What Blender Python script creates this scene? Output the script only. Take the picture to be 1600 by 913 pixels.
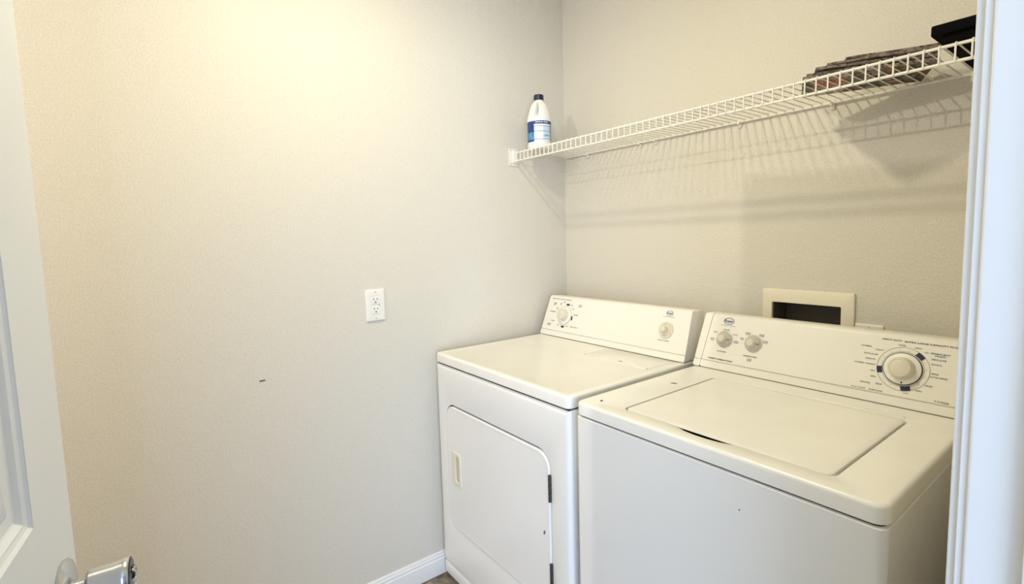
import bpy, bmesh, math, random
from mathutils import Vector, Matrix
random.seed(7)
scene = bpy.context.scene
for o in list(bpy.data.objects):
    bpy.data.objects.remove(o)
COL = scene.collection

# ------------------------------------------------------------------ camera
cam_d = bpy.data.cameras.new('camera')
cam = bpy.data.objects.new('camera', cam_d)
COL.objects.link(cam)
R_ = Vector((0.60756296, 0.79382727, -0.02656152))
U_ = Vector((-0.05645315, 0.07651539, 0.99546895))
F_ = Vector((-0.79226277, 0.60331058, -0.09130197))
cam.matrix_world = Matrix(((R_.x, U_.x, -F_.x, 1.7282), (R_.y, U_.y, -F_.y, -1.6186), (R_.z, U_.z, -F_.z, 1.3417), (0, 0, 0, 1)))
cam_d.sensor_fit = 'HORIZONTAL'
cam_d.sensor_width = 36.0
cam_d.lens = 17.6146
cam_d.shift_x = (800 - 805.98) / 1600
cam_d.shift_y = (443.81 - 456.5) / 1600
cam_d.clip_start = 0.01
scene.camera = cam

# ------------------------------------------------------------------ world, exposure, daylight
scene.view_settings.view_transform = 'Standard'
scene.view_settings.look = 'None'
scene.view_settings.exposure = 0.06
scene.view_settings.gamma = 1.0
scene.view_settings.use_curve_mapping = False
world = bpy.data.worlds.new('sky_world')
scene.world = world
world.use_nodes = True
wn = world.node_tree
bg = wn.nodes['Background']
bg.inputs['Color'].default_value = (0.55, 0.72, 1.0, 1)
bg.inputs['Strength'].default_value = 1.0

DAY_POWER = 175.0
BULB_NEAR = 12.0
BULB_FAR = 44.0
WARM = (1.0, 0.935, 0.665)      # downlight
SOFT = (1.0, 0.93, 0.86)       # bulb

day = bpy.data.lights.new('window_daylight', 'AREA')
day.shape = 'RECTANGLE'
day.size = 2.4
day.size_y = 2.0
day.energy = DAY_POWER
day.color = (0.526, 0.697, 1.0)
day_o = bpy.data.objects.new('window_daylight', day)
day_o.location = (4.55, -3.15, 1.1)
day_o.rotation_euler = (math.radians(90), 0, math.radians(90))
COL.objects.link(day_o)

# ------------------------------------------------------------------ materials
def new_mat(name):
    m = bpy.data.materials.new(name)
    m.use_nodes = True
    nt = m.node_tree
    return m, nt, nt.nodes['Principled BSDF']

def plain(name, col, rough=0.5, metal=0.0, spec=0.5, bump=0.0, bscale=200.0, var=0.0, vscale=6.0, col2=None, emit=None):
    m, nt, b = new_mat(name)
    b.inputs['Base Color'].default_value = (*col, 1)
    b.inputs['Roughness'].default_value = rough
    b.inputs['Metallic'].default_value = metal
    b.inputs['Specular IOR Level'].default_value = spec
    tc = nt.nodes.new('ShaderNodeTexCoord')
    if bump:
        n = nt.nodes.new('ShaderNodeTexNoise')
        n.inputs['Scale'].default_value = bscale
        n.inputs['Detail'].default_value = 3
        nt.links.new(tc.outputs['Object'], n.inputs['Vector'])
        bp = nt.nodes.new('ShaderNodeBump')
        bp.inputs['Strength'].default_value = bump
        bp.inputs['Distance'].default_value = 0.002
        nt.links.new(n.outputs['Fac'], bp.inputs['Height'])
        nt.links.new(bp.outputs['Normal'], b.inputs['Normal'])
    if var or col2:
        n2 = nt.nodes.new('ShaderNodeTexNoise')
        n2.inputs['Scale'].default_value = vscale
        n2.inputs['Detail'].default_value = 5
        nt.links.new(tc.outputs['Object'], n2.inputs['Vector'])
        rp = nt.nodes.new('ShaderNodeValToRGB')
        rp.color_ramp.elements[0].position = 0.35
        rp.color_ramp.elements[1].position = 0.65
        c2 = col2 or tuple(c * (1 - var) for c in col)
        rp.color_ramp.elements[0].color = (*c2, 1)
        rp.color_ramp.elements[1].color = (*col, 1)
        nt.links.new(n2.outputs['Fac'], rp.inputs['Fac'])
        nt.links.new(rp.outputs['Color'], b.inputs['Base Color'])
    if emit:
        b.inputs['Emission Color'].default_value = (*emit[0], 1)
        b.inputs['Emission Strength'].default_value = emit[1]
    return m

def wall_paint(name, col):
    """orange peel texture sprayed on drywall, eggshell paint"""
    m, nt, b = new_mat(name)
    tc = nt.nodes.new('ShaderNodeTexCoord')
    n = nt.nodes.new('ShaderNodeTexNoise')
    n.inputs['Scale'].default_value = 150
    n.inputs['Detail'].default_value = 4
    n.inputs['Roughness'].default_value = 0.6
    nt.links.new(tc.outputs['Object'], n.inputs['Vector'])
    n3 = nt.nodes.new('ShaderNodeTexNoise')
    n3.inputs['Scale'].default_value = 45
    n3.inputs['Detail'].default_value = 2
    nt.links.new(tc.outputs['Object'], n3.inputs['Vector'])
    ad = nt.nodes.new('ShaderNodeMath')
    ad.operation = 'ADD'
    nt.links.new(n.outputs['Fac'], ad.inputs[0])
    nt.links.new(n3.outputs['Fac'], ad.inputs[1])
    bp = nt.nodes.new('ShaderNodeBump')
    bp.inputs['Strength'].default_value = 0.5
    bp.inputs['Distance'].default_value = 0.0022
    nt.links.new(ad.outputs[0], bp.inputs['Height'])
    nt.links.new(bp.outputs['Normal'], b.inputs['Normal'])
    n2 = nt.nodes.new('ShaderNodeTexNoise')
    n2.inputs['Scale'].default_value = 260
    n2.inputs['Detail'].default_value = 3
    nt.links.new(tc.outputs['Object'], n2.inputs['Vector'])
    rp = nt.nodes.new('ShaderNodeValToRGB')
    rp.color_ramp.elements[0].position = 0.3
    rp.color_ramp.elements[1].position = 0.7
    rp.color_ramp.elements[0].color = (*[c * 0.9 for c in col], 1)
    rp.color_ramp.elements[1].color = (*[min(1, c * 1.07) for c in col], 1)
    nt.links.new(n2.outputs['Fac'], rp.inputs['Fac'])
    nt.links.new(rp.outputs['Color'], b.inputs['Base Color'])
    b.inputs['Roughness'].default_value = 0.5
    b.inputs['Specular IOR Level'].default_value = 0.35
    return m

def floor_mat():
    m, nt, b = new_mat('floor_vinyl')
    tc = nt.nodes.new('ShaderNodeTexCoord')
    n = nt.nodes.new('ShaderNodeTexNoise')
    n.inputs['Scale'].default_value = 22
    n.inputs['Detail'].default_value = 8
    nt.links.new(tc.outputs['Object'], n.inputs['Vector'])
    rp = nt.nodes.new('ShaderNodeValToRGB')
    rp.color_ramp.elements[0].position = 0.35
    rp.color_ramp.elements[0].color = (0.10, 0.075, 0.05, 1)
    rp.color_ramp.elements[1].position = 0.68
    rp.color_ramp.elements[1].color = (0.36, 0.30, 0.22, 1)
    nt.links.new(n.outputs['Fac'], rp.inputs['Fac'])
    nt.links.new(rp.outputs['Color'], b.inputs['Base Color'])
    b.inputs['Roughness'].default_value = 0.45
    return m

def print_mat(name, c1, c2, scale=60.0):
    """printed newsprint: blocky mixture of two inks"""
    m, nt, b = new_mat(name)
    tc = nt.nodes.new('ShaderNodeTexCoord')
    v = nt.nodes.new('ShaderNodeTexVoronoi')
    v.inputs['Scale'].default_value = scale
    nt.links.new(tc.outputs['Object'], v.inputs['Vector'])
    n = nt.nodes.new('ShaderNodeTexNoise')
    n.inputs['Scale'].default_value = scale * 1.7
    n.inputs['Detail'].default_value = 4
    nt.links.new(tc.outputs['Object'], n.inputs['Vector'])
    mx = nt.nodes.new('ShaderNodeMath')
    mx.operation = 'MULTIPLY_ADD'
    nt.links.new(v.outputs['Color'], mx.inputs[0])
    mx.inputs[1].default_value = 0.55
    nt.links.new(n.outputs['Fac'], mx.inputs[2])
    rp = nt.nodes.new('ShaderNodeValToRGB')
    rp.color_ramp.elements[0].position = 0.55
    rp.color_ramp.elements[0].color = (*c1, 1)
    rp.color_ramp.elements[1].position = 0.95
    rp.color_ramp.elements[1].color = (*c2, 1)
    nt.links.new(mx.outputs[0], rp.inputs['Fac'])
    nt.links.new(rp.outputs['Color'], b.inputs['Base Color'])
    b.inputs['Roughness'].default_value = 0.55
    return m

M = {}
M['wall'] = wall_paint('wall_greige_paint', (0.73, 0.685, 0.595))
M['ceil'] = plain('ceiling_white_paint', (0.88, 0.87, 0.84), 0.9)
M['floor'] = floor_mat()
M['trim'] = plain('white_trim_paint', (0.82, 0.81, 0.79), 0.35, bump=0.05, bscale=90)
M['door'] = plain('white_door_paint', (0.83, 0.845, 0.88), 0.38, bump=0.06, bscale=120)
M['enamel'] = plain('white_enamel', (0.85, 0.835, 0.80), 0.22, var=0.02, vscale=5)
M['top'] = plain('warm_lit_enamel_top', (0.90, 0.87, 0.805), 0.28, var=0.035, vscale=9)  # enamel copy, paler and yellower: warm light put into the colour
M['console'] = plain('cream_console_plastic', (0.90, 0.868, 0.785), 0.4)
M['knob'] = plain('ivory_knob_plastic', (0.74, 0.69, 0.57), 0.35)
M['skirt'] = plain('grey_dial_skirt', (0.58, 0.55, 0.49), 0.3)
M['ink'] = plain('grey_ink', (0.035, 0.035, 0.03), 0.6)
M['ink_soft'] = plain('soft_grey_ink', (0.13, 0.125, 0.11), 0.6)
M['navy'] = plain('navy_ink', (0.012, 0.018, 0.06), 0.5)
M['blue_ink'] = plain('blue_ink', (0.07, 0.13, 0.26), 0.5)
M['dark'] = plain('dark_rubber_gap_shade', (0.02, 0.02, 0.018), 0.8)  # feet and scuff, also the shade put into gaps of the machines
M['hinge'] = plain('dark_hinge_steel', (0.09, 0.085, 0.08), 0.4, metal=0.7)
M['ivory'] = plain('ivory_plastic', (0.80, 0.755, 0.63), 0.4)
M['ivory_in'] = plain('ivory_pocket_plastic', (0.62, 0.55, 0.40), 0.5)
M['rust'] = plain('rust_chip', (0.14, 0.10, 0.06), 0.8)
M['wire'] = plain('white_vinyl_wire', (0.86, 0.83, 0.76), 0.35)
M['clip'] = plain('white_clip_plastic', (0.84, 0.80, 0.72), 0.4)
M['plate'] = plain('white_outlet_plastic', (0.87, 0.85, 0.79), 0.35)
M['slot'] = plain('black_slot', (0.01, 0.01, 0.01), 0.7)
M['screw'] = plain('painted_screw', (0.6, 0.57, 0.5), 0.35, metal=0.3)
M['box'] = plain('almond_box_plastic', (0.90, 0.83, 0.67), 0.5)
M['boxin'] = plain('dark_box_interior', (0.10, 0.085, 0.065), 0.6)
M['brass'] = plain('brass_valve', (0.42, 0.30, 0.12), 0.4, metal=1.0)
M['hdpe'] = plain('white_bottle_plastic', (0.88, 0.87, 0.83), 0.3)
M['cap'] = plain('navy_cap_plastic', (0.008, 0.012, 0.05), 0.35)
M['label_navy'] = plain('label_navy', (0.015, 0.05, 0.22), 0.3)
M['label_mid'] = plain('label_sky_blue', (0.10, 0.32, 0.55), 0.3)
M['label_light'] = plain('label_pale_blue', (0.55, 0.71, 0.83), 0.3)
M['label_white'] = plain('label_white', (0.86, 0.87, 0.88), 0.3)
M['label_line'] = plain('label_line', (0.10, 0.13, 0.2), 0.3)
M['black'] = plain('black_box_plastic', (0.003, 0.003, 0.0035), 0.8, spec=0.05)
M['chrome'] = plain('satin_chrome', (0.62, 0.63, 0.66), 0.22, metal=1.0)
M['chrome_dark'] = plain('dark_chrome', (0.08, 0.08, 0.085), 0.3, metal=0.8)
M['hallwall'] = plain('hall_wall_paint', (0.72, 0.72, 0.71), 0.8)
M['p_white'] = print_mat('newsprint_text', (0.10, 0.095, 0.08), (0.52, 0.49, 0.43), 110)
M['p_red'] = print_mat('newsprint_red', (0.36, 0.012, 0.012), (0.50, 0.25, 0.20), 60)
M['p_brown'] = print_mat('newsprint_brown_photo', (0.02, 0.008, 0.005), (0.24, 0.09, 0.045), 60)
M['p_dark'] = print_mat('newsprint_dark_photo', (0.005, 0.005, 0.005), (0.12, 0.10, 0.07), 60)
M['p_green'] = print_mat('newsprint_green_photo', (0.012, 0.015, 0.008), (0.26, 0.25, 0.18), 55)
M['p_grey'] = print_mat('newsprint_grey_photo', (0.035, 0.03, 0.025), (0.36, 0.32, 0.27), 70)
M['p_edge'] = print_mat('newsprint_edges', (0.03, 0.014, 0.012), (0.30, 0.23, 0.19), 140)

# ------------------------------------------------------------------ mesh helpers
def obj(name, bm, mat, parent=None, smooth=True, ang=38):
    me = bpy.data.meshes.new(name)
    bmesh.ops.recalc_face_normals(bm, faces=bm.faces[:])
    bm.to_mesh(me)
    bm.free()
    mats = mat if isinstance(mat, (list, tuple)) else [mat]
    for k in mats:
        me.materials.append(M[k])
    if smooth:
        for p in me.polygons:
            p.use_smooth = True
        me.set_sharp_from_angle(angle=math.radians(ang))
    o = bpy.data.objects.new(name, me)
    COL.objects.link(o)
    if parent:
        o.parent = parent
        o.matrix_parent_inverse = parent.matrix_world.inverted()
    return o

def tag(o, label=None, cat=None, group=None, kind=None):
    if label: o['label'] = label
    if cat: o['category'] = cat
    if group: o['group'] = group
    if kind: o['kind'] = kind
    return o

def empty(name, loc, label, cat, group=None, kind=None):
    o = bpy.data.objects.new(name, None)
    o.location = loc
    o.empty_display_size = 0.05
    COL.objects.link(o)
    o.matrix_world = Matrix.Translation(loc)
    return tag(o, label, cat, group, kind)

def box(bm, x0, x1, y0, y1, z0, z1, bev=0.0, seg=2):
    t = bmesh.new()
    bmesh.ops.create_cube(t, size=1)
    for v in t.verts:
        v.co = Vector(((x0 + x1) / 2 + v.co.x * (x1 - x0), (y0 + y1) / 2 + v.co.y * (y1 - y0), (z0 + z1) / 2 + v.co.z * (z1 - z0)))
    if bev:
        bmesh.ops.bevel(t, geom=t.edges[:], offset=bev, segments=seg, profile=0.5, affect='EDGES')
    me = bpy.data.meshes.new('tmp')
    t.to_mesh(me)
    t.free()
    bm.from_mesh(me)
    bpy.data.meshes.remove(me)
    return bm

def B(*a, **k):
    return box(bmesh.new(), *a, **k)

def rr(a0, a1, b0, b1, r, n=6, sub=1):
    """rounded rectangle outline in (a, b), fixed point count for given n, sub"""
    r = max(1e-5, min(r, (a1 - a0) / 2 - 1e-5, (b1 - b0) / 2 - 1e-5))
    pts = []
    cs = [(a1 - r, b1 - r, 0), (a0 + r, b1 - r, 90), (a0 + r, b0 + r, 180), (a1 - r, b0 + r, 270)]
    for i, (ca, cb, s) in enumerate(cs):
        for k in range(n + 1):
            t = math.radians(s + 90 * k / n)
            pts.append((ca + r * math.cos(t), cb + r * math.sin(t)))
        nx = cs[(i + 1) % 4]
        t2 = math.radians(nx[2])
        e = (nx[0] + r * math.cos(t2), nx[1] + r * math.sin(t2))
        s0 = pts[-1]
        for k in range(1, sub):
            f = k / sub
            pts.append((s0[0] + (e[0] - s0[0]) * f, s0[1] + (e[1] - s0[1]) * f))
    return pts

def loft(bm, loops, cap0=True, cap1=True, closed=False):
    """loops: lists of 3-D points, same length; quads between, optional caps"""
    vs = [[bm.verts.new(p) for p in lp] for lp in loops]
    n = len(vs[0])
    prs = list(zip(vs[:-1], vs[1:]))
    if closed:
        prs.append((vs[-1], vs[0]))
    for a, b in prs:
        for i in range(n):
            j = (i + 1) % n
            bm.faces.new((a[i], a[j], b[j], b[i]))
    if cap0: bm.faces.new(vs[0])
    if cap1: bm.faces.new(vs[-1])
    return vs

def xy(pts, z): return [(a, b, z) for a, b in pts]
def xz(pts, y): return [(a, y, b) for a, b in pts]
def yz(pts, x): return [(x, a, b) for a, b in pts]

def slab_loops(a0, a1, b0, b1, rad, h0, h1, edge, f, n=6, seg=4, sub=1):
    """outline swept from height h0 to h1 with the h1 rim rounded by 'edge'; f maps (pts, h) to 3-D"""
    d = 1 if h1 > h0 else -1
    L = [f(rr(a0, a1, b0, b1, rad, n, sub), h0)]
    for k in range(seg + 1):
        t = math.pi / 2 * k / seg
        i = edge * (1 - math.cos(t))
        h = h1 - d * edge * (1 - math.sin(t))
        L.append(f(rr(a0 + i, a1 - i, b0 + i, b1 - i, max(rad - i, 0.001), n, sub), h))
    return L

def lathe(bm, prof, frame=None, n=32):
    """prof: (r, h); frame: matrix whose z axis is the lathe axis"""
    fr = frame or Matrix.Identity(4)
    rings = []
    for r, h in prof:
        if r < 1e-6:
            rings.append([bm.verts.new(fr @ Vector((0, 0, h)))])
        else:
            rings.append([bm.verts.new(fr @ Vector((r * math.cos(2 * math.pi * k / n), r * math.sin(2 * math.pi * k / n), h))) for k in range(n)])
    for a, b in zip(rings[:-1], rings[1:]):
        for k in range(n):
            j = (k + 1) % n
            if len(a) == 1 and len(b) == 1: continue
            if len(a) == 1: bm.faces.new((a[0], b[k], b[j]))
            elif len(b) == 1: bm.faces.new((a[k], a[j], b[0]))
            else: bm.faces.new((a[k], a[j], b[j], b[k]))
    return bm

def tube(bm, path, r, n=8, caps=True):
    pts = [Vector(p) for p in path]
    rings = []
    up0 = Vector((0, 0, 1))
    for i, p in enumerate(pts):
        d = (pts[min(i + 1, len(pts) - 1)] - pts[max(i - 1, 0)]).normalized()
        a = d.cross(Vector((1, 0, 0)) if abs(d.x) < 0.9 else up0).normalized()
        b = d.cross(a).normalized()
        rings.append([tuple(p + r * (math.cos(2 * math.pi * k / n) * a + math.sin(2 * math.pi * k / n) * b)) for k in range(n)])
    loft(bm, rings, caps, caps)
    return bm

def frame_from(o, xa, ya):
    xa = Vector(xa).normalized()
    za = xa.cross(Vector(ya)).normalized()
    ya = za.cross(xa)
    return Matrix(((xa.x, ya.x, za.x, o[0]), (xa.y, ya.y, za.y, o[1]), (xa.z, ya.z, za.z, o[2]), (0, 0, 0, 1)))

def text_into(bm, s, fr, x, y, w, h=None, anchor='l', mat=0, bold=0.0):
    bold += 0.012
    """letters as flat print in the frame's xy plane; w = width in metres"""
    cu = bpy.data.curves.new('txt', 'FONT')
    cu.body = s
    cu.size = 1
    cu.resolution_u = 2
    cu.offset = bold
    to = bpy.data.objects.new('txt', cu)
    COL.objects.link(to)
    bpy.context.view_layer.update()
    me = bpy.data.meshes.new_from_object(to.evaluated_get(bpy.context.evaluated_depsgraph_get()))
    bpy.data.objects.remove(to)
    bpy.data.curves.remove(cu)
    if not me.vertices:
        return
    xs = [v.co.x for v in me.vertices]
    ys = [v.co.y for v in me.vertices]
    sx = w / (max(xs) - min(xs))
    sy = (h / (max(ys) - min(ys))) if h else sx
    x0 = x if anchor == 'l' else (x - w / 2 if anchor == 'c' else x - w)
    hh = (max(ys) - min(ys)) * sy
    for v in me.vertices:
        v.co = fr @ Vector((x0 + (v.co.x - min(xs)) * sx, y - hh / 2 + (v.co.y - min(ys)) * sy, 0.0005))
    n0 = len(bm.faces)
    bm.from_mesh(me)
    bm.faces.ensure_lookup_table()
    for f in bm.faces[n0:]:
        f.material_index = mat
    bpy.data.meshes.remove(me)

def ring_into(bm, fr, cx, cy, r0, r1, h=0.0005, n=48, a0=0, a1=360, ry=1.0, mat=0):
    full = abs(a1 - a0) >= 359.9
    vs = []
    for k in range(n + (0 if full else 1)):
        t = math.radians(a0 + (a1 - a0) * k / n)
        vs.append([bm.verts.new(fr @ Vector((cx + r * math.cos(t), cy + r * ry * math.sin(t), h))) for r in (r0, r1)])
    m = len(vs)
    for k in range(m if full else m - 1):
        a, b = vs[k], vs[(k + 1) % m]
        f = bm.faces.new((a[0], a[1], b[1], b[0]))
        f.material_index = mat

# ------------------------------------------------------------------ the setting
XR = 1.6245      # room face of the wall that holds the doorway
XH = 1.7345      # hall face
YJ = -1.02       # latch side jamb face
YHG = -1.80      # hinge side jamb face
YF = -3.9
ZC = 2.44
DH = 2.05

o = tag(obj('floor', B(-0.1, 4.8, -4.6, 1.2, -0.1, 0), 'floor', smooth=False), 'mottled brown vinyl floor', 'floor', kind='structure')
o = tag(obj('ceiling', B(-0.1, 4.8, -4.6, 1.2, ZC, ZC + 0.1), 'ceil', smooth=False), 'flat white painted ceiling above the laundry', 'ceiling', kind='structure')
wall_left = tag(obj('wall_left', B(-0.1, 0, YF - 0.1, 0.1, 0, ZC), 'wall', smooth=False), 'greige orange peel wall with a duplex outlet on it', 'wall', kind='structure')
# small scuff on the wall
bm = bmesh.new()
for k in range(1):
    tube(bm, [(0.0006, -1.3300, 0.9122), (0.0008, -1.3218, 0.9132), (0.0006, -1.3140, 0.9135)], 0.0016, 6)
sc = obj('scuff_mark', bm, 'dark', wall_left)
sc['label'] = 'short dark scuff'

# back wall with a hole for the recessed water box
HX0, HX1, HZ0, HZ1 = 0.955, 1.163, 0.98, 1.123
bm = bmesh.new()
box(bm, 0, HX0, 0, 0.1, 0, ZC)
box(bm, HX1, XR, 0, 0.1, 0, ZC)
box(bm, HX0, HX1, 0, 0.1, HZ1, ZC)
box(bm, HX0, HX1, 0, 0.1, 0, HZ0)
tag(obj('wall_back', bm, 'wall', smooth=False), 'greige wall behind the machines carrying the wire shelf', 'wall', kind='structure')
tag(obj('wall_front', B(0, XR, YF - 0.1, YF, 0, ZC), 'wall', smooth=False), 'greige wall at the far end of the laundry behind the door', 'wall', kind='structure')
bm = bmesh.new()
box(bm, XR, XH, YJ + 0.018, 0.1, 0, ZC)
box(bm, XR, XH, YF - 0.1, YHG - 0.018, 0, ZC)
box(bm, XR, XH, YHG - 0.018, YJ + 0.018, DH + 0.018, ZC)
tag(obj('wall_right', bm, 'wall', smooth=False), 'greige wall holding the doorway beside the washer', 'wall', kind='structure')

# baseboards (stepped profile)
BBP = [(0, 0), (0.014, 0), (0.014, 0.050), (0.0125, 0.056), (0.0125, 0.062), (0.0095, 0.066), (0.0095, 0.074), (0.0065, 0.079), (0.006, 0.084), (0.003, 0.089), (0, 0.089)]
def baseboard(name, p0, p1, nrm, label):
    bm = bmesh.new()
    p0, p1, nrm = Vector(p0), Vector(p1), Vector(nrm)
    loft(bm, [[tuple(p + nrm * a + Vector((0, 0, b))) for a, b in BBP] for p in (p0, p1)])
    return tag(obj(name, bm, 'trim', ang=20), label, 'baseboard', kind='structure')
baseboard('baseboard_left', (0.0, YF, 0.002), (0.0, -0.0, 0.002), (1, 0, 0), 'white stepped baseboard below the outlet wall')
baseboard('baseboard_back', (0.015, 0, 0.002), (XR, 0, 0.002), (0, -1, 0), 'white baseboard hidden behind the two machines')
baseboard('baseboard_right', (XR, -0.95, 0.002), (XR, -0.015, 0.002), (-1, 0, 0), 'white baseboard beside the washer')

# door frame
fr_root = empty('trim_1', (XR, YJ, 0), 'white painted door jamb and casing next to the washer', 'door frame', kind='structure')
bm = bmesh.new()
loft(bm, slab_loops(XR, XH, 0, DH, 0.0005, YJ + 0.018, YJ, 0.0025, xz, n=1, seg=3))
obj('jamb', bm, 'trim', fr_root)
obj('door_stop', B(XR + 0.0405, XR + 0.076, YJ - 0.011, YJ - 0.0002, 0, DH - 0.012, bev=0.002), 'trim', fr_root)
def casing(y_in, sgn, x_face, sx):
    # profile in (distance from the opening, thickness), extruded up
    prof = [(0.0035, 0), (0.0035, 0.0056), (0.0046, 0.0064), (0.0075, 0.0066), (0.0075, 0.0118), (0.0090, 0.013), (0.050, 0.013), (0.056, 0.010), (0.060, 0.010), (0.060, 0)]
    bm = bmesh.new()
    loft(bm, [[(x_face + sx * t, y_in + sgn * d, z) for d, t in prof] for z in (0, DH + 0.06)])
    return obj('casing', bm, 'trim', fr_root, ang=20)
casing(YJ, 1, XR, -1)
casing(YJ, 1, XH, 1)
casing(YHG, -1, XH, 1)
casing(YHG, -1, XR, -1)
obj('jamb', B(XR, XH, YHG - 0.018, YHG, 0, DH), 'trim', fr_root)
obj('jamb', B(XR, XH, YHG - 0.018, YJ + 0.018, DH, DH + 0.018), 'trim', fr_root)
obj('door_stop', B(XR + 0.0405, XR + 0.076, YHG, YHG + 0.011, 0, DH - 0.012, bev=0.002), 'trim', fr_root)

# hall beyond the doorway (behind the camera): walls and a wide window that lets the daylight in
tag(obj('wall_hall_end', B(XH, 4.8, 1.1, 1.2, 0, ZC), 'hallwall', smooth=False), 'plain pale hall wall outside the doorway', 'wall', kind='structure')
tag(obj('wall_hall_side', B(XH, 4.8, -4.6, -4.5, 0, ZC), 'hallwall', smooth=False), 'plain pale hall side wall behind the doorway', 'wall', kind='structure')
bm = bmesh.new()
box(bm, 4.7, 4.8, -4.5, 1.1, 2.15, ZC)
box(bm, 4.7, 4.8, -4.5, -4.38, 0, 2.15)
box(bm, 4.7, 4.8, -1.92, 1.1, 0, 2.15)
tag(obj('wall_hall_window', bm, 'hallwall', smooth=False), 'pale hall wall around the wide window', 'wall', kind='structure')
bm = bmesh.new()
for y in (-4.38, -3.175, -1.97):
    box(bm, 4.72, 4.78, y, y + 0.05, 0, 2.15)
box(bm, 4.72, 4.78, -4.33, -1.97, 2.10, 2.15)
box(bm, 4.72, 4.78, -4.33, -1.97, 0.0, 0.05)
tag(obj('window_1', bm, 'trim', smooth=False), 'white framed wide hall window outside the doorway', 'window', kind='structure')

# ------------------------------------------------------------------ door leaf, standing open
E0 = Vector((0.868, -1.709, 0))
H0 = Vector((1.6215, -1.7997, 0))
dv = (H0 - E0).normalized()
nv = Vector((-dv.y, dv.x, 0))
DW = (H0 - E0).length
door_fr = Matrix(((dv.x, 0, nv.x, E0.x), (dv.y, 0, nv.y, E0.y), (0, 1, 0, 0.0), (0, 0, 0, 1)))  # x along leaf, y up, z out of the face
door = empty('door_1', tuple(E0), 'white panelled interior door standing open', 'door', kind='structure')
def dmap(pts, h): return [tuple(door_fr @ Vector((a, b, h))) for a, b in pts]
DT = 0.035
panels = [(0.135, 0.345, 1.045, 1.62), (DW - 0.345, DW - 0.135, 1.045, 1.62), (0.135, 0.345, 0.24, 0.84), (DW - 0.345, DW - 0.135, 0.24, 0.84), (0.135, 0.345, 1.735, 1.90), (DW - 0.345, DW - 0.135, 1.735, 1.90)]
def fp(bm, a0, a1, b0, b1, h0=-DT, h1=0.0):
    loft(bm, [dmap([(a0, b0), (a1, b0), (a1, b1), (a0, b1)], h) for h in (h0, h1)])
bm = bmesh.new()
Z0, Z1 = 0.012, 2.04
fp(bm, 0, 0.135, Z0, Z1); fp(bm, DW - 0.135, DW, Z0, Z1); fp(bm, 0.345, DW - 0.345, Z0, Z1)
for a0, a1 in ((0.135, 0.345), (DW - 0.345, DW - 0.135)):
    for b0, b1 in ((Z0, 0.24), (0.84, 1.045), (1.62, 1.735), (1.90, Z1)):
        fp(bm, a0, a1, b0, b1)
bmesh.ops.remove_doubles(bm, verts=bm.verts[:], dist=0.0003)
obj('frame', bm, 'door', door, smooth=False)
for a0, a1, b0, b1 in panels:
    bm = bmesh.new()
    L = []
    for i, h in ((0, -0.0005), (0.003, -0.0035), (0.0075, -0.0050), (0.0095, -0.0050), (0.0145, -0.0100), (0.0165, -0.011), (0.030, -0.011), (0.036, -0.0085), (0.055, -0.004)):
        L.append(dmap(rr(a0 + i, a1 - i, b0 + i, b1 - i, 0.0005, 1), h))
    loft(bm, [dmap(rr(a0, a1, b0, b1, 0.0005, 1), -DT + 0.004)] + L)
    obj('panel', bm, 'door', door, ang=12)
# knob
kz, ks = 0.925, 0.064
kfr = door_fr @ Matrix.Translation((ks, kz, 0.0003))
bm = lathe(bmesh.new(), [(0, 0), (0.0385, 0), (0.0395, 0.003), (0.0370, 0.006), (0.026, 0.0095), (0.018, 0.011), (0.0, 0.011)], kfr, 40)
kn = obj('rosette', bm, 'chrome', door)
bm = lathe(bmesh.new(), [(0.0, 0.011), (0.0120, 0.011), (0.0120, 0.021), (0.0175, 0.0225), (0.0208, 0.026), (0.0215, 0.034), (0.0222, 0.050), (0.0236, 0.058), (0.0236, 0.0625), (0.0215, 0.0655), (0.0205, 0.0640), (0.012, 0.0640), (0.0, 0.0640)], kfr, 40)
kb = obj('knob', bm, 'chrome', door)
bm = lathe(bmesh.new(), [(0, 0.0642), (0.0195, 0.0642), (0.0195, 0.0662), (0.0185, 0.067), (0, 0.067)], kfr, 32)
obj('knob_inset', bm, 'chrome_dark', kb)
bm = bmesh.new()
tube(bm, [tuple(kfr @ Vector((0.008 * math.cos(t), 0.008 * math.sin(t), 0.069))) for t in [math.radians(40 + 25 * k) for k in range(12)]], 0.0022, 8)
obj('privacy_button', bm, 'chrome', kb)
for hz in (0.25, 1.02, 1.80):
    bm = lathe(bmesh.new(), [(0, 0), (0.006, 0), (0.006, 0.09), (0, 0.09)], Matrix.Translation((XR - 0.009, YHG + 0.010, hz)), 14)
    obj('hinge', bm, 'chrome', door)

# ------------------------------------------------------------------ consoles (shared by washer and dryer)
def console_frame(yb, yt, zt, z0=0.914):
    return frame_from((0, yb, z0), (1, 0, 0), (0, yt - yb, zt - z0))

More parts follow.
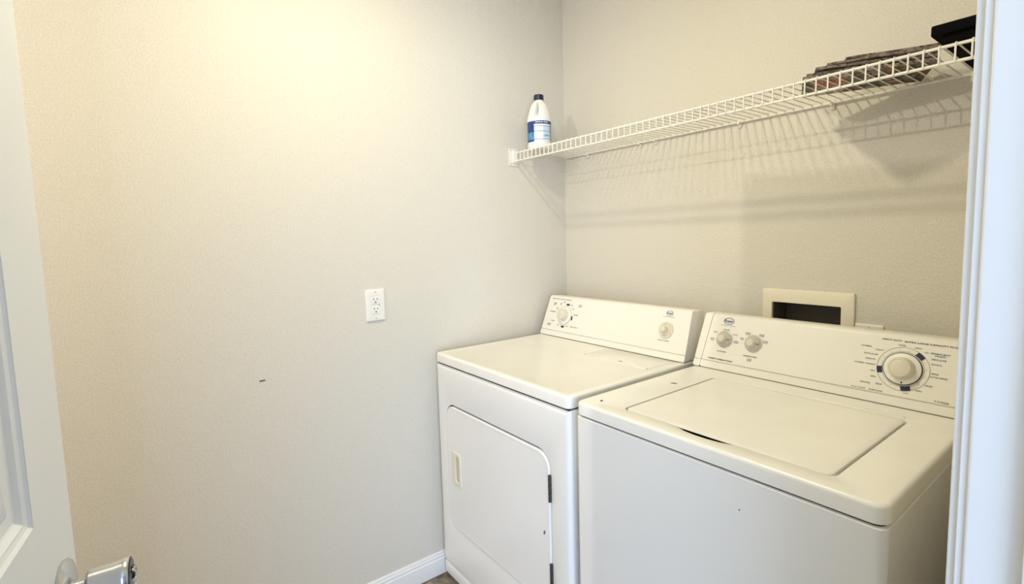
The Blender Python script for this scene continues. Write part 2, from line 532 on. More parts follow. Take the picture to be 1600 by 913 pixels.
def console_body(bm, x0, x1, yb, yt, zt, yk, tap0, tap1, grooves=True):
    """extruded side profile; the ends lean in by tap0 / tap1 at the top"""
    z0 = 0.9155
    ey, ez = yt - yb, zt - z0
    L = math.hypot(ey, ez)
    ey, ez = ey / L, ez / L
    ny, nz = -ez, ey      # outward normal
    def P(s, n): return (yb + ey * s + ny * n, z0 + ez * s + nz * n)
    prof = [(yk, z0), (yb + 0.003, z0), P(0.003, 0.0), P(0.0222, 0.0), P(0.0232, -0.0045), P(0.0252, -0.0045), P(0.0262, -0.0006), P(L - 0.014, 0.0)]
    c = P(L - 0.014, -0.014)
    a0 = math.atan2(nz, ny)
    for k in range(1, 7):
        t = a0 + (math.radians(84) - a0) * k / 6
        prof.append((c[0] + 0.014 * math.cos(t), c[1] + 0.014 * math.sin(t)))
    ztop = prof[-1][1]
    prof += [(yk - 0.006, ztop - 0.0042), (yk, ztop - 0.008)]
    def ring(x, tap, ins):
        out = []
        cy = sum(p[0] for p in prof) / len(prof)
        cz = sum(p[1] for p in prof) / len(prof)
        for y, z in prof:
            f = (z - z0) / (ztop - z0)
            d = Vector((cy - y, cz - z))
            if d.length > 0: d = d.normalized() * ins
            out.append((x + tap * f, y + d.x, z + d.y))
        return out
    e = 0.004
    loft(bm, [ring(x0, tap0, e), ring(x0 + e * 0.3, tap0, e * 0.3), ring(x0 + e, tap0, 0), ring(x1 - e, -tap1, 0), ring(x1 - e * 0.3, -tap1, e * 0.3), ring(x1, -tap1, e)])

def knob_frame(fr, x, v): return fr @ Matrix.Translation((x, v, 0.0004))

# ------------------------------------------------------------------ dryer
DX0, DX1, DYF, DYB, DTOP = 0.0328, 0.7714, -0.7241, -0.085, 0.914
dryer = empty('clothes_dryer', ((DX0 + DX1) / 2, (DYF + DYB) / 2, 0), 'white clothes dryer with a front door, standing against the outlet wall', 'dryer')
obj('cabinet', B(DX0, DX1, DYF + 0.017, DYB, 0.022, 0.8735, bev=0.0015), 'enamel', dryer)
# front panel with the door opening
OX0, OX1, OZ0, OZ1 = 0.1005, 0.6925, 0.2535, 0.7335
bm = bmesh.new()
L = slab_loops(DX0, DX1, 0.0775, 0.8735, 0.004, DYF + 0.0165, DYF, 0.015, xz, n=6, seg=6)
def opn(i, y): return xz(rr(OX0 - i, OX1 + i, OZ0 - i, OZ1 + i, 0.052 + i, 6), y)
L += [opn(0.004, DYF), opn(0.001, DYF + 0.001), opn(0, DYF + 0.004), opn(0, DYF + 0.0165)]
loft(bm, L, False, False)
obj('front_panel', bm, 'enamel', dryer)
bm = bmesh.new()
loft(bm, slab_loops(DX0, DX1, 0.022, 0.0745, 0.004, DYF + 0.0165, DYF + 0.002, 0.012, xz, seg=5))
obj('toe_panel', bm, 'enamel', dryer)
# dark ring standing in for the shade inside the door gap
bm = bmesh.new()
loft(bm, [opn(-0.0001, DYF + 0.0075), opn(-0.014, DYF + 0.0075), opn(-0.014, DYF + 0.0160), opn(-0.0001, DYF + 0.0160)], False, False, closed=True)
obj('door_gap_shade', bm, 'dark', dryer)
# door with a pressed edge
bm = bmesh.new()
def dl(i, y): return xz(rr(OX0 + 0.0028 + i, OX1 - 0.0028 - i, OZ0 + 0.0028 + i, OZ1 - 0.0052 - i, 0.050 - i * 0.7, 8), y)
loft(bm, [dl(0, DYF + 0.0072), dl(0, DYF + 0.001), dl(0.0006, DYF - 0.0016), dl(0.0022, DYF - 0.0030), dl(0.0045, DYF - 0.0034), dl(0.008, DYF - 0.0028), dl(0.02, DYF - 0.0026)])
ddoor = obj('door', bm, 'enamel', dryer)
bm = bmesh.new()
hx0, hx1, hz0, hz1 = 0.138, 0.199, 0.430, 0.560
yf = DYF - 0.0027
hl = slab_loops(hx0, hx1, hz0, hz1, 0.006, yf + 0.001, yf - 0.003, 0.002, xz, n=4, seg=3)
hl += [xz(rr(hx0 + 0.023, hx1 - 0.011, hz0 + 0.017, hz1 - 0.013, 0.006, 4), yf - 0.003), xz(rr(hx0 + 0.0245, hx1 - 0.0125, hz0 + 0.0185, hz1 - 0.0145, 0.005, 4), yf - 0.0005)]
loft(bm, hl, True, False)
hb = obj('handle', bm, 'ivory', ddoor)
bm = bmesh.new()
loft(bm, [xz(rr(hx0 + 0.0245, hx1 - 0.0125, hz0 + 0.0185, hz1 - 0.0145, 0.005, 4), yf - 0.0005), xz(rr(hx0 + 0.026, hx1 - 0.014, hz0 + 0.021, hz1 - 0.017, 0.004, 4), yf + 0.0)], False, True)
obj('handle_pocket', bm, 'ivory_in', ddoor)
# paint chip
bm = lathe(bmesh.new(), [(0, 0), (0.006, 0), (0.0055, 0.0004), (0, 0.0005)], Matrix.Translation((0.663, DYF - 0.0028, 0.4845)) @ Matrix.Rotation(math.radians(90), 4, 'X') @ Matrix.Rotation(math.radians(-25), 4, 'Z') @ Matrix.Diagonal((0.6, 1.35, 1, 1)), 12)
c = obj('paint_chip', bm, 'ink_soft', ddoor)
for z0, z1 in ((0.589, 0.669), (0.322, 0.402)):
    bm = bmesh.new()
    k = 3
    for i in range(k):
        a = z0 + (z1 - z0) * i / k
        lathe(bm, [(0, a + 0.0008), (0.0052, a + 0.0008), (0.0052, a + (z1 - z0) / k - 0.0008), (0, a + (z1 - z0) / k - 0.0008)], Matrix.Translation((0.6915, DYF - 0.0028, 0)), 12)
    box(bm, 0.6860, 0.6915, DYF - 0.0036, DYF + 0.001, z0, z1)
    obj('hinge', bm, 'hinge', dryer)
# dark strip painted in as shade of the seam under the top, then the top
obj('seam_shade', B(DX0 + 0.006, DX1 - 0.006, DYF + 0.006, DYB, 0.8735, 0.8775), 'dark', dryer)
bm = bmesh.new()
def top_base(x0, x1, y0, y1, z0, z1, rv):
    L = [xy(rr(x0 + 0.004, x1 - 0.004, y0 + 0.004, y1 - 0.004, rv, 6, 8), z0), xy(rr(x0, x1, y0, y1, rv, 6, 8), z0 + 0.003)]
    L += slab_loops(x0, x1, y0, y1, rv, z0 + 0.006, z1, 0.008, xy, n=6, seg=6, sub=8)
    return L
L = top_base(DX0, DX1, DYF, DYB, 0.8775, DTOP, 0.016)
L += [xy(rr(DX0 + 0.021, DX1 - 0.021, DYF + 0.018, DYB - 0.018, 0.008, 6, 8), DTOP), xy(rr(DX0 + 0.023, DX1 - 0.023, DYF + 0.020, DYB - 0.020, 0.008, 6, 8), DTOP - 0.0008)]
loft(bm, L)
dtop = obj('top_panel', bm, 'top', dryer)
bm = bmesh.new()
loft(bm, slab_loops(0.449, 0.732, -0.352, -0.2145, 0.006, DTOP - 0.0008, DTOP + 0.0006, 0.0008, xy, n=4, seg=2))
lint = obj('lint_screen_door', bm, 'top', dryer)
obj('finger_grip', B(0.603, 0.617, -0.331, -0.3265, DTOP + 0.0005, DTOP + 0.0013, bev=0.0003), 'rust', lint)
for x in (0.452, 0.729):
    obj('hinge_pin', B(x - 0.0018, x + 0.0018, -0.3415, -0.338, DTOP + 0.0004, DTOP + 0.0012), 'rust', lint)
for x in (DX0 + 0.06, DX1 - 0.06):
    for y in (DYF + 0.07, DYB - 0.07):
        obj('foot', lathe(bmesh.new(), [(0, 0), (0.02, 0), (0.02, 0.01), (0.008, 0.012), (0.008, 0.0225), (0, 0.0225)], Matrix.Translation((x, y, 0)), 16), 'dark', dryer)
# console
DYB_, DYT_, DZT_ = -0.2016, -0.1385, 1.0864
dfr = console_frame(DYB_, DYT_, DZT_, 0.9155)
bm = bmesh.new()
console_body(bm, DX0 + 0.001, DX1 - 0.002, DYB_, DYT_, DZT_, -0.075, 0.010, 0.008)
dcon = obj('console', bm, 'console', dryer, ang=25)
obj('console_gap_strip', B(DX0 + 0.012, DX1 - 0.012, DYB_ + 0.004, -0.08, DTOP - 0.0006, 0.9162), 'dark', dryer)  # dark strip filling the gap under the console
# timer dial
kf = knob_frame(dfr, 0.1655, 0.0955)
bm = lathe(bmesh.new(), [(0, 0), (0.0390, 0), (0.0390, 0.0035), (0.0378, 0.005), (0.022, 0.0062), (0.0, 0.0062)], kf, 44)
obj('dial_skirt', bm, 'console', dcon)
bm = bmesh.new()
ring_into(bm, kf, 0, 0, 0.0372, 0.0396, 0.0046)
obj('dial_ring', bm, 'skirt', dcon)
bm = lathe(bmesh.new(), [(0.0, 0.006), (0.0255, 0.006), (0.0245, 0.010), (0.0225, 0.024), (0.0205, 0.028), (0.017, 0.0295), (0.0, 0.0300)], kf, 40)
obj('timer_knob', bm, 'knob', dcon)
for dx, dyv, w, h in ((0.003, 0.0485, 0.0175, 0.008), (0.0435, -0.0075, 0.007, 0.017), (0.0, -0.0485, 0.0175, 0.008)):
    bm = bmesh.new()
    ax, ay = 0.1655 + dx, 0.0955 + dyv
    loft(bm, [[tuple(dfr @ Vector((a, b, hh))) for a, b in rr(ax - w / 2, ax + w / 2, ay - h / 2, ay + h / 2, 0.001, 2)] for hh in (0.0001, 0.0006)])
    obj('cycle_mark', bm, 'navy', dcon)
# start knob
kf = knob_frame(dfr, 0.6755, 0.0998)
obj('dial_skirt', lathe(bmesh.new(), [(0, 0), (0.0295, 0), (0.0295, 0.002), (0.0285, 0.003), (0.0225, 0.003), (0.0215, 0.0015), (0.0205, 0.0015), (0.0195, 0.004), (0.012, 0.006), (0, 0.006)], kf, 40), 'knob', dcon)
obj('start_knob', lathe(bmesh.new(), [(0, 0.005), (0.0135, 0.005), (0.0125, 0.010), (0.0115, 0.020), (0.0095, 0.0225), (0, 0.0232)], kf, 32), 'knob', dcon)
bm = bmesh.new()
T = lambda s, x, v, w, h=None, a='c', m=0, bold=0.0: text_into(bm, s, dfr, x, v, w, h, a, m, bold)
T('HEAVY DUTY LARGE CAPACITY', 0.0625, 0.1645, 0.122, 0.0042, 'l')
T('TIMED', 0.0875, 0.1445, 0.022, 0.0042); T('DRY', 0.0875, 0.1375, 0.016, 0.0042)
T('AUTO', 0.243, 0.1475, 0.022, 0.0042); T('DRY', 0.243, 0.1405, 0.018, 0.0042)
T('NORMAL', 0.066, 0.1062, 0.036, 0.004, 'l')
T('LESS', 0.099, 0.0664, 0.022, 0.0038)
T('HEAVY', 0.0807, 0.0512, 0.026, 0.0038); T('DRY', 0.0807, 0.0452, 0.02, 0.0038)
T('DAMP', 0.228, 0.1042, 0.026, 0.0038)
T('AIR DRY', 0.210, 0.0522, 0.046, 0.0038, 'l')
T('50', 0.1441, 0.1530, 0.010, 0.006, m=0); T('40', 0.1249, 0.1440, 0.010, 0.006); T('30', 0.1085, 0.123, 0.009, 0.006)
T('60', 0.190, 0.143, 0.010, 0.006, m=1); T('20', 0.2055, 0.128, 0.009, 0.006, m=1)
T('10', 0.1345, 0.0512, 0.009, 0.005, m=1); T('OFF', 0.1915, 0.0512, 0.012, 0.004, m=1)
T('PUSH TO START', 0.652, 0.0623, 0.045, 0.0042, 'l')
T('BY WHIRLPOOL CORPORATION', 0.652, 0.1471, 0.048, 0.0024, 'l', 1)
tag(obj('lettering', bm, ['ink', 'ink_soft'], dcon, smooth=False), kind='stuff')
def logo(fr, x, v, w, h, par):
    bm = bmesh.new()
    ring_into(bm, fr, x, v, w, w * 0.90, 0.0006, ry=h / w)
    text_into(bm, 'Roper', fr, x, v - 0.0008, w * 1.45, h * 1.05, 'c', 0, 0.02)
    ring_into(bm, fr, x, v, w * 0.84, w * 0.80, 0.0006, ry=h / w)
    return obj('logo', bm, 'blue_ink', par, smooth=False)
logo(dfr, 0.6771, 0.1604, 0.0145, 0.0092, dcon)

# ------------------------------------------------------------------ washer
WX0, WX1, WYF, WYB = 0.8019, 1.4857, -0.7298, -0.085
washer = empty('washing_machine', ((WX0 + WX1) / 2, (WYF + WYB) / 2, 0), 'white top-loading washing machine with a flat lid, standing beside the doorway', 'washing machine')
bm = bmesh.new()
loft(bm, [xy(rr(WX0, WX1, WYF, WYB, 0.016, 6), z) for z in (0.03, 0.8735)] + [xy(rr(WX0 + 0.003, WX1 - 0.003, WYF + 0.003, WYB - 0.003, 0.013, 6), 0.8755)])
wcab = obj('cabinet', bm, 'enamel', washer)
bm = bmesh.new()
loft(bm, [xy(rr(WX0 + 0.007, WX1 - 0.007, WYF + 0.007, WYB - 0.007, 0.014, 6), z) for z in (0.8750, 0.8786)])
obj('seam_shade', bm, 'dark', washer)  # dark fill in place of the shade between cabinet and top
bm = lathe(bmesh.new(), [(0, 0), (0.0017, 0), (0.0015, 0.0004), (0, 0.0005)], Matrix.Translation((1.2506, WYF - 0.0001, 0.8098)) @ Matrix.Rotation(math.radians(90), 4, 'X'), 10)
obj('paint_chip', bm, 'rust', wcab)
# top with the lid opening; the opening has a finger notch in front
LX0, LX1, LY0, LY1 = 0.9175, 1.3925, -0.6775, -0.268
N_, S_ = 6, 16
def lid_open(i, z, notch=1.0):
    pts = rr(LX0 - i, LX1 + i, LY0 - i, LY1 + i, 0.018 + i, N_, S_)
    out = []
    for a, b in pts:
        if b < LY0 - i + 0.0005 and 1.072 < a < 1.212:
            b -= 0.0135 * notch * math.sin(math.pi * (a - 1.072) / 0.14) ** 0.7
        out.append((a, b, z))
    return out
bm = bmesh.new()
WT = 0.914
L = [xy(rr(WX0 + 0.004, WX1 - 0.004, WYF + 0.004, WYB - 0.004, 0.020, N_, S_), 0.8785), xy(rr(WX0, WX1, WYF, WYB, 0.022, N_, S_), 0.8815)]
L += slab_loops(WX0, WX1, WYF, WYB, 0.022, 0.885, WT, 0.008, xy, n=N_, seg=6, sub=S_)
L += [xy(rr(WX0 + 0.040, WX1 - 0.044, WYF + 0.024, WYB - 0.145, 0.03, N_, S_), WT), xy(rr(WX0 + 0.046, WX1 - 0.050, WYF + 0.030, WYB - 0.151, 0.028, N_, S_), WT - 0.0022)]
L += [lid_open(0.0025, WT - 0.0024), lid_open(0.0006, WT - 0.0034), lid_open(0, WT - 0.006), lid_open(0, WT - 0.022)]
loft(bm, L, True, False)
wtop = obj('top_panel', bm, 'top', washer)
bm = bmesh.new()
loft(bm, [lid_open(0.006, WT - 0.021), lid_open(0.006, WT - 0.022)])
obj('lid_gap_shade', bm, 'dark', washer)  # dark sheet that stands in for shade below the lid gaps
bm = bmesh.new()
def lidl(i, z, under=0.0):
    out = []
    for a, b in rr(LX0 + 0.0050 + i, LX1 - 0.0055 - i, LY0 + 0.0030 + i, LY1 - 0.0010 - i, 0.016 - i * 0.5, 6, 24):
        if under and b < LY0 + 0.0035 + i and 1.066 < a < 1.218:      # finger pull cut in under the front lip
            b += under
        out.append((a, b, z))
    return out
loft(bm, [lidl(0, WT - 0.0125, 0.03), lidl(0, WT - 0.0058, 0.03), lidl(0, WT - 0.0056), lidl(0.0012, WT - 0.0036), lidl(0.004, WT - 0.0026), lidl(0.012, WT - 0.0022), lidl(0.020, WT - 0.0026)])
lid = obj('lid', bm, 'top', washer)
# raised bead behind the lid
bm = bmesh.new()
loft(bm, slab_loops(LX0 + 0.01, LX1 - 0.01, LY1 + 0.004, LY1 + 0.014, 0.004, WT - 0.004, WT + 0.0006, 0.003, xy, n=3, seg=3))
obj('hinge_bead', bm, 'top', washer)
for (x, y, a, b, rot) in ((0.8758, -0.4058, 0.0105, 0.0045, 25), (0.8466, -0.6766, 0.0042, 0.0028, 60)):
    zz = WT - 0.0021 if x > 0.86 else WT + 0.0001
    bm = lathe(bmesh.new(), [(0, -0.001), (1, -0.001), (0.9, 0.0004), (0, 0.0005)], Matrix.Translation((x, y, zz)) @ Matrix.Rotation(math.radians(rot), 4, 'Z') @ Matrix.Diagonal((a, b, 1, 1)), 12)
    obj('paint_chip', bm, 'rust', wtop)
for x in (WX0 + 0.06, WX1 - 0.06):
    for y in (WYF + 0.07, WYB - 0.07):
        obj('foot', lathe(bmesh.new(), [(0, 0), (0.02, 0), (0.02, 0.012), (0.008, 0.014), (0.008, 0.0305), (0, 0.0305)], Matrix.Translation((x, y, 0)), 16), 'dark', washer)
# console
WB_, WTT_, WZ_ = -0.1988, -0.1429, 1.0862
wfr = console_frame(WB_, WTT_, WZ_, 0.9155)
bm = bmesh.new()
console_body(bm, WX0 + 0.0232, WX1 - 0.0232, WB_, WTT_, WZ_, -0.075, 0.016, 0.016)
wcon = obj('console', bm, 'console', washer, ang=25)
for s in (0, 1):
    bm = bmesh.new()
    if s == 0: console_body(bm, WX0 - 0.001, WX0 + 0.0222, WB_ - 0.001, WTT_ - 0.001, WZ_ + 0.0005, -0.074, 0.013, -0.016)
    else: console_body(bm, WX1 - 0.0222, WX1 + 0.001, WB_ - 0.001, WTT_ - 0.001, WZ_ + 0.0005, -0.074, -0.016, 0.013)
    obj('console_end_cap', bm, 'console', washer, ang=25)
obj('console_gap_strip', B(WX0 + 0.012, WX1 - 0.012, WB_ + 0.003, -0.08, WT - 0.0008, 0.9162), 'dark', washer)  # dark strip between console and top panel
# big timer dial
CX, CV = 1.3505, 0.0925
kf = knob_frame(wfr, CX, CV)
obj('dial_ring', lathe(bmesh.new(), [(0, 0), (0.0392, 0), (0.0392, 0.0022), (0.0375, 0.0026), (0, 0.0026)], kf, 56), 'ink', wcon)
obj('dial_skirt', lathe(bmesh.new(), [(0, 0.002), (0.0376, 0.002), (0.0372, 0.0045), (0.034, 0.0062), (0.024, 0.0072), (0, 0.0072)], kf, 56), 'console', wcon)
tk = obj('timer_knob', lathe(bmesh.new(), [(0, 0.007), (0.0275, 0.007), (0.0268, 0.009), (0.0255, 0.012), (0.0243, 0.024), (0.0225, 0.029), (0.0198, 0.0305), (0.0185, 0.0298), (0.0165, 0.0306), (0, 0.0312)], kf, 56), 'knob', wcon)
bm = bmesh.new()
ax, ay = CX + 0.003, CV - 0.0335
loft(bm, [[tuple(wfr @ Vector((ax + a, ay + b, h))) for a, b in ((-0.0012, -0.0022), (0.0012, -0.0022), (0.0012, 0.0012), (0.0026, 0.0016), (0.0026, 0.0024), (-0.0024, 0.0024), (-0.0024, 0.0016), (-0.0012, 0.0012))] for h in (0.0055, 0.0070)])
obj('dial_pointer', bm, 'ink', wcon)
bm = bmesh.new()
ring_into(bm, wfr, CX, CV, 0.0518, 0.0525)
ring_into(bm, wfr, CX, CV, 0.0418, 0.0424)
for k in range(60):
    a = math.radians(6 * k)
    if k % 4 == 1:
        ring_into(bm, wfr, CX + 0.0455 * math.cos(a), CV + 0.0455 * math.sin(a), 0.0, 0.0007, n=6)
obj('dial_scale', bm, 'ink_soft', wcon, smooth=False)
for a, w in ((49, 12), (191, 11), (283, 13)):
    bm = bmesh.new()
    loft(bm, [[tuple(wfr @ Vector((CX + r * math.cos(math.radians(t)), CV + r * math.sin(math.radians(t)), h))) for r, t in [(0.0415, a - w), (0.0525, a - w * 0.8), (0.0525, a), (0.0525, a + w * 0.8), (0.0415, a + w), (0.0415, a)]] for h in (0.0002, 0.0008)])
    obj('cycle_mark', bm, 'navy', wcon)
# two selector knobs
for x, v, rot in ((0.893, 0.0985, 10), (0.9845, 0.0985, -20)):
    kf = knob_frame(wfr, x, v)
    bm = lathe(bmesh.new(), [(0, 0), (0.0262, 0), (0.0262, 0.0018), (0.0235, 0.003), (0.0215, 0.0085), (0.0195, 0.010), (0.0, 0.010)], kf @ Matrix.Rotation(math.radians(rot), 4, 'Z'), 12)
    obj('dial_skirt', bm, 'skirt', wcon, ang=20)
    obj('selector_knob', lathe(bmesh.new(), [(0, 0.0098), (0.0135, 0.0098), (0.0125, 0.014), (0.0118, 0.021), (0.0098, 0.0235), (0.0, 0.0245)], kf, 32), 'knob', wcon)
    bm = bmesh.new()
    c_, s_ = math.cos(math.radians(-8)), math.sin(math.radians(-8))
    loft(bm, [[tuple(kf @ Vector((r * math.cos(math.radians(t)), r * math.sin(math.radians(t)), h))) for r, t in ((0.014, 0), (0.0195, -14), (0.0195, 2))] for h in (0.0095, 0.0108)])
    obj('dial_pointer', bm, 'ink', wcon, smooth=False)
bm = bmesh.new()
T = lambda s, x, v, w, h=None, a='c', m=0, bold=0.0: text_into(bm, s, wfr, x, v, w, h, a, m, bold)
T('HEAVY DUTY', 1.3018, 0.1596, 0.041, 0.0040, 'l', bold=0.012); T('EXTRA LARGE CAPACITY PLUS', 1.3475, 0.1590, 0.100, 0.0040, 'l', bold=0.012)
T('NORMAL', 1.2592, 0.1371, 0.0234, 0.0036, 'l', 1); T('LIGHT', 1.2915, 0.131, 0.017, 0.0032, 'l', 1)
T('REGULAR', 1.2671, 0.1188, 0.031, 0.0034, 'l', 1); T('HEAVY', 1.2716, 0.106, 0.022, 0.0034, 'l', 1)
T('SUPER WASH', 1.2495, 0.0931, 0.044, 0.0034, 'l', 1); T('OFF', 1.2912, 0.0776, 0.009, 0.0034, 'c', 1)
T('SPIN', 1.2935, 0.0633, 0.011, 0.0034, 'c', 1); T('GENTLE', 1.2676, 0.0457, 0.0218, 0.0034, 'l', 1)
T('RINSE', 1.3012, 0.0474, 0.0134, 0.0034, 'l', 1); T('PULL START', 1.251, 0.0302, 0.0303, 0.0034, 'l', 1); T('PUSH STOP', 1.2895, 0.0303, 0.0277, 0.0034, 'l', 0)
T('SOAK', 1.3439, 0.1492, 0.014, 0.0034); T('SPIN', 1.3745, 0.1466, 0.013, 0.0034, 'c', 1); T('OFF', 1.3915, 0.1385, 0.008, 0.0032, 'c', 1)
T('PERMANENT', 1.3995, 0.1388, 0.0357, 0.0036, 'l', 2); T('PRESS', 1.4173, 0.1335, 0.019, 0.0036, 'c', 2)
T('REGULAR', 1.4025, 0.1252, 0.027, 0.0036, 'l', 2); T('KNITS', 1.4035, 0.1135, 0.0185, 0.0034, 'l', 1)
T('RINSE', 1.4058, 0.0917, 0.0128, 0.0034, 'l', 1); T('EXTRA RINSE', 1.4042, 0.0843, 0.031, 0.0034, 'l', 1)
T('RINSE', 1.3965, 0.0622, 0.014, 0.0034, 'l', 1); T('SPIN', 1.3865, 0.0470, 0.012, 0.0034, 'c', 1); T('OFF', 1.3631, 0.0363, 0.010, 0.0028, 'c', 1)
T('7 CYCLE', 1.4168, 0.0305, 0.0265, 0.0036, 'l', bold=0.01)
T('WATER LEVEL', 0.8897, 0.0590, 0.032, 0.0036); T('2 SPEED COMBINATIONS', 0.8497, 0.0333, 0.0804, 0.0042, 'l', bold=0.012)
T('SMALL', 0.8603, 0.1178, 0.014, 0.0032, 'c', 1); T('MEDIUM', 0.8942, 0.1285, 0.019, 0.0034, 'c', 1); T('LARGE', 0.9247, 0.1165, 0.014, 0.0032, 'c', 1)
T('EXTRA', 0.8531, 0.0962, 0.013, 0.0032, 'c', 1); T('SMALL', 0.8531, 0.0918, 0.013, 0.0032, 'c', 1)
T('EXTRA', 0.9312, 0.0970, 0.014, 0.0032, 'c', 1); T('LARGE', 0.9312, 0.0926, 0.014, 0.0032, 'c', 1)
T('WARM', 0.9631, 0.1278, 0.015, 0.0032, 'c', 1); T('COLD', 0.9631, 0.1234, 0.015, 0.0032, 'c', 1)
T('WARM', 1.005, 0.1278, 0.015, 0.0032, 'c', 1); T('WARM', 1.005, 0.1234, 0.015, 0.0032, 'c', 1)
T('HOT', 0.9487, 0.1102, 0.011, 0.0032, 'c', 1); T('COLD', 0.9487, 0.1058, 0.011, 0.0032, 'c', 1)
T('COLD', 1.0186, 0.1097, 0.016, 0.0032, 'c', 1); T('COLD', 1.0186, 0.1053, 0.016, 0.0032, 'c', 1)
T('TEMPERATURE', 0.9595, 0.0586, 0.0417, 0.0036, 'l'); T('WASH', 0.9804, 0.0502, 0.013, 0.0032, 'c', 1); T('RINSE', 0.9804, 0.0460, 0.013, 0.0032, 'c', 1)
T('BY WHIRLPOOL CORPORATION', 0.8755, 0.1418, 0.044, 0.0022, 'l', 1)
tag(obj('lettering', bm, ['ink', 'ink_soft', 'blue_ink'], wcon, smooth=False), kind='stuff')
logo(wfr, 0.8975, 0.1562, 0.0172, 0.0108, wcon)

# ------------------------------------------------------------------ duplex outlet on the left wall
def outlet(name, origin, xa, ya, label):
    fr = frame_from(origin, xa, ya)
    root = empty(name, origin, label, 'outlet')
    def mp(pts, h): return [tuple(fr @ Vector((a, b, h))) for a, b in pts]
    bm = bmesh.new()
    W, H = 0.035, 0.057
    loft(bm, slab_loops(-W, W, -H, H, 0.002, 0.0002, 0.0062, 0.0042, mp, n=3, seg=4) + [mp(rr(-0.0172, 0.0172, -0.0340, 0.0340, 0.001, 3), 0.0062), mp(rr(-0.0168, 0.0168, -0.0336, 0.0336, 0.001, 3), 0.0045)], True, True)
    obj('cover_plate', bm, 'plate', root)
    for s in (1, -1):
        cy = s * 0.0172
        bm = bmesh.new()
        loft(bm, slab_loops(-0.0158, 0.0158, cy - 0.0150, cy + 0.0150, 0.002, 0.0044, 0.0068, 0.0008, mp, n=3, seg=2))
        rc = obj('receptacle', bm, 'plate', root)
        for a, b, w, h in ((-0.0062, 0.005, 0.0022, 0.009), (0.0062, 0.005, 0.0022, 0.0075)):
            bm = bmesh.new()
            loft(bm, [mp(rr(a - w / 2, a + w / 2, cy + b - h / 2, cy + b + h / 2, 0.0004, 2), hh) for hh in (0.0066, 0.0071)])
            obj('slot', bm, 'slot', rc, smooth=False)
        bm = lathe(bmesh.new(), [(0, 0.0066), (0.0026, 0.0066), (0.0026, 0.0071), (0, 0.0071)], fr @ Matrix.Translation((0.0, cy - 0.0065, 0)), 12)
        obj('ground_hole', bm, 'slot', rc)
    bm = lathe(bmesh.new(), [(0, 0.0060), (0.0016, 0.0060), (0.0016, 0.0070), (0, 0.0070)], fr @ Matrix.Translation((0.0135, -0.0012, 0)), 10)
    obj('indicator', bm, 'slot', root)
    for s in (1, -1):
        bm = lathe(bmesh.new(), [(0, 0.0058), (0.0028, 0.0058), (0.0024, 0.0070), (0, 0.0072)], fr @ Matrix.Translation((0, s * 0.0475, 0)), 12)
        obj('screw', bm, 'screw', root)
    return root
outlet('wall_outlet', (0, -0.940, 1.1151), (0, 1, 0), (0, 0, 1), 'white duplex wall outlet on the bare greige wall beside the dryer')
outlet('wall_outlet', (1.2265, 0, 1.0185), (1, 0, 0), (0, 0, 1), 'white outlet plate mostly hidden behind the washer console, beside the recessed box')

# ------------------------------------------------------------------ recessed washer water box
wb = empty('water_supply_box', (1.0606, 0, 0.96), 'almond plastic recessed water box in the wall behind the washer', 'utility box')
bm = bmesh.new()
fx0, fx1, fz0, fz1 = 0.9308, 1.1905, 0.93, 1.1595
L = slab_loops(fx0, fx1, fz0, fz1, 0.003, -0.0002, -0.009, 0.0025, xz, n=3, seg=3)
L += [xz(rr(0.9603, 1.1575, 0.985, 1.1185, 0.003, 3), -0.009), xz(rr(0.9612, 1.1566, 0.986, 1.1176, 0.003, 3), -0.006), xz(rr(0.9612, 1.1566, 0.986, 1.1176, 0.003, 3), 0.0005)]
loft(bm, L, False, False)
obj('face_frame', bm, 'box', wb)
bm = bmesh.new()
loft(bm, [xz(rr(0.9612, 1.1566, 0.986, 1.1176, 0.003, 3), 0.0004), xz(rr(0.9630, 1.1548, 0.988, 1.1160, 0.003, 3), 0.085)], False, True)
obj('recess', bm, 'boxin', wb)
for x in (1.005, 1.112):
    bm = bmesh.new()
    lathe(bm, [(0, 0), (0.010, 0), (0.010, 0.020), (0.013, 0.022), (0.013, 0.032), (0.006, 0.034), (0.006, 0.046), (0, 0.046)], Matrix.Translation((x, 0.045, 0.989)), 18)
    obj('valve', bm, 'brass', wb)

# ------------------------------------------------------------------ wire shelf
SY, SZ, LIP = -0.294, 1.7031, 0.0362
shelf = empty('wire_shelf', (0.81, -0.15, SZ), 'white ventilated wire shelf running along the wall above the machines', 'shelf')
X0s, X1s = 0.0135, XR - 0.006
RW, RR = 0.0018, 0.0033
def rail(y, z, x0=X0s, x1=X1s, r=RR):
    return obj('rail', tube(bmesh.new(), [(x0, y, z), (x1, y, z)], r, 10), 'wire', shelf)
rail(SY, SZ - 0.003)
rail(SY - 0.001, SZ - LIP)
rail(-0.0085, SZ - 0.0035, 0.012, X1s, 0.0034)
# one bent deck wire, copied along the shelf
bm = bmesh.new()
path = [(0, -0.006, 0), (0, SY + 0.004, 0), (0, SY - 0.0012, -0.0006), (0, SY - 0.0035, -0.003), (0, SY - 0.0042, -0.008), (0, SY - 0.0048, -LIP - 0.002)]
tube(bm, path, RW, 6)
first = obj('deck_wire', bm, 'wire', shelf)
first.location = (0, 0, 0)
nw = 0
x = 0.0235
while x < X1s - 0.005:
    w = first if nw == 0 else first.copy()
    if nw: COL.objects.link(w)
    w.parent = shelf
    w.matrix_parent_inverse = Matrix.Identity(4)
    w.location = Vector((x, 0, SZ + 0.0012)) - Vector((0.81, -0.15, SZ)) + Vector((0, 0, 0))
    x += 0.0254
    nw += 1
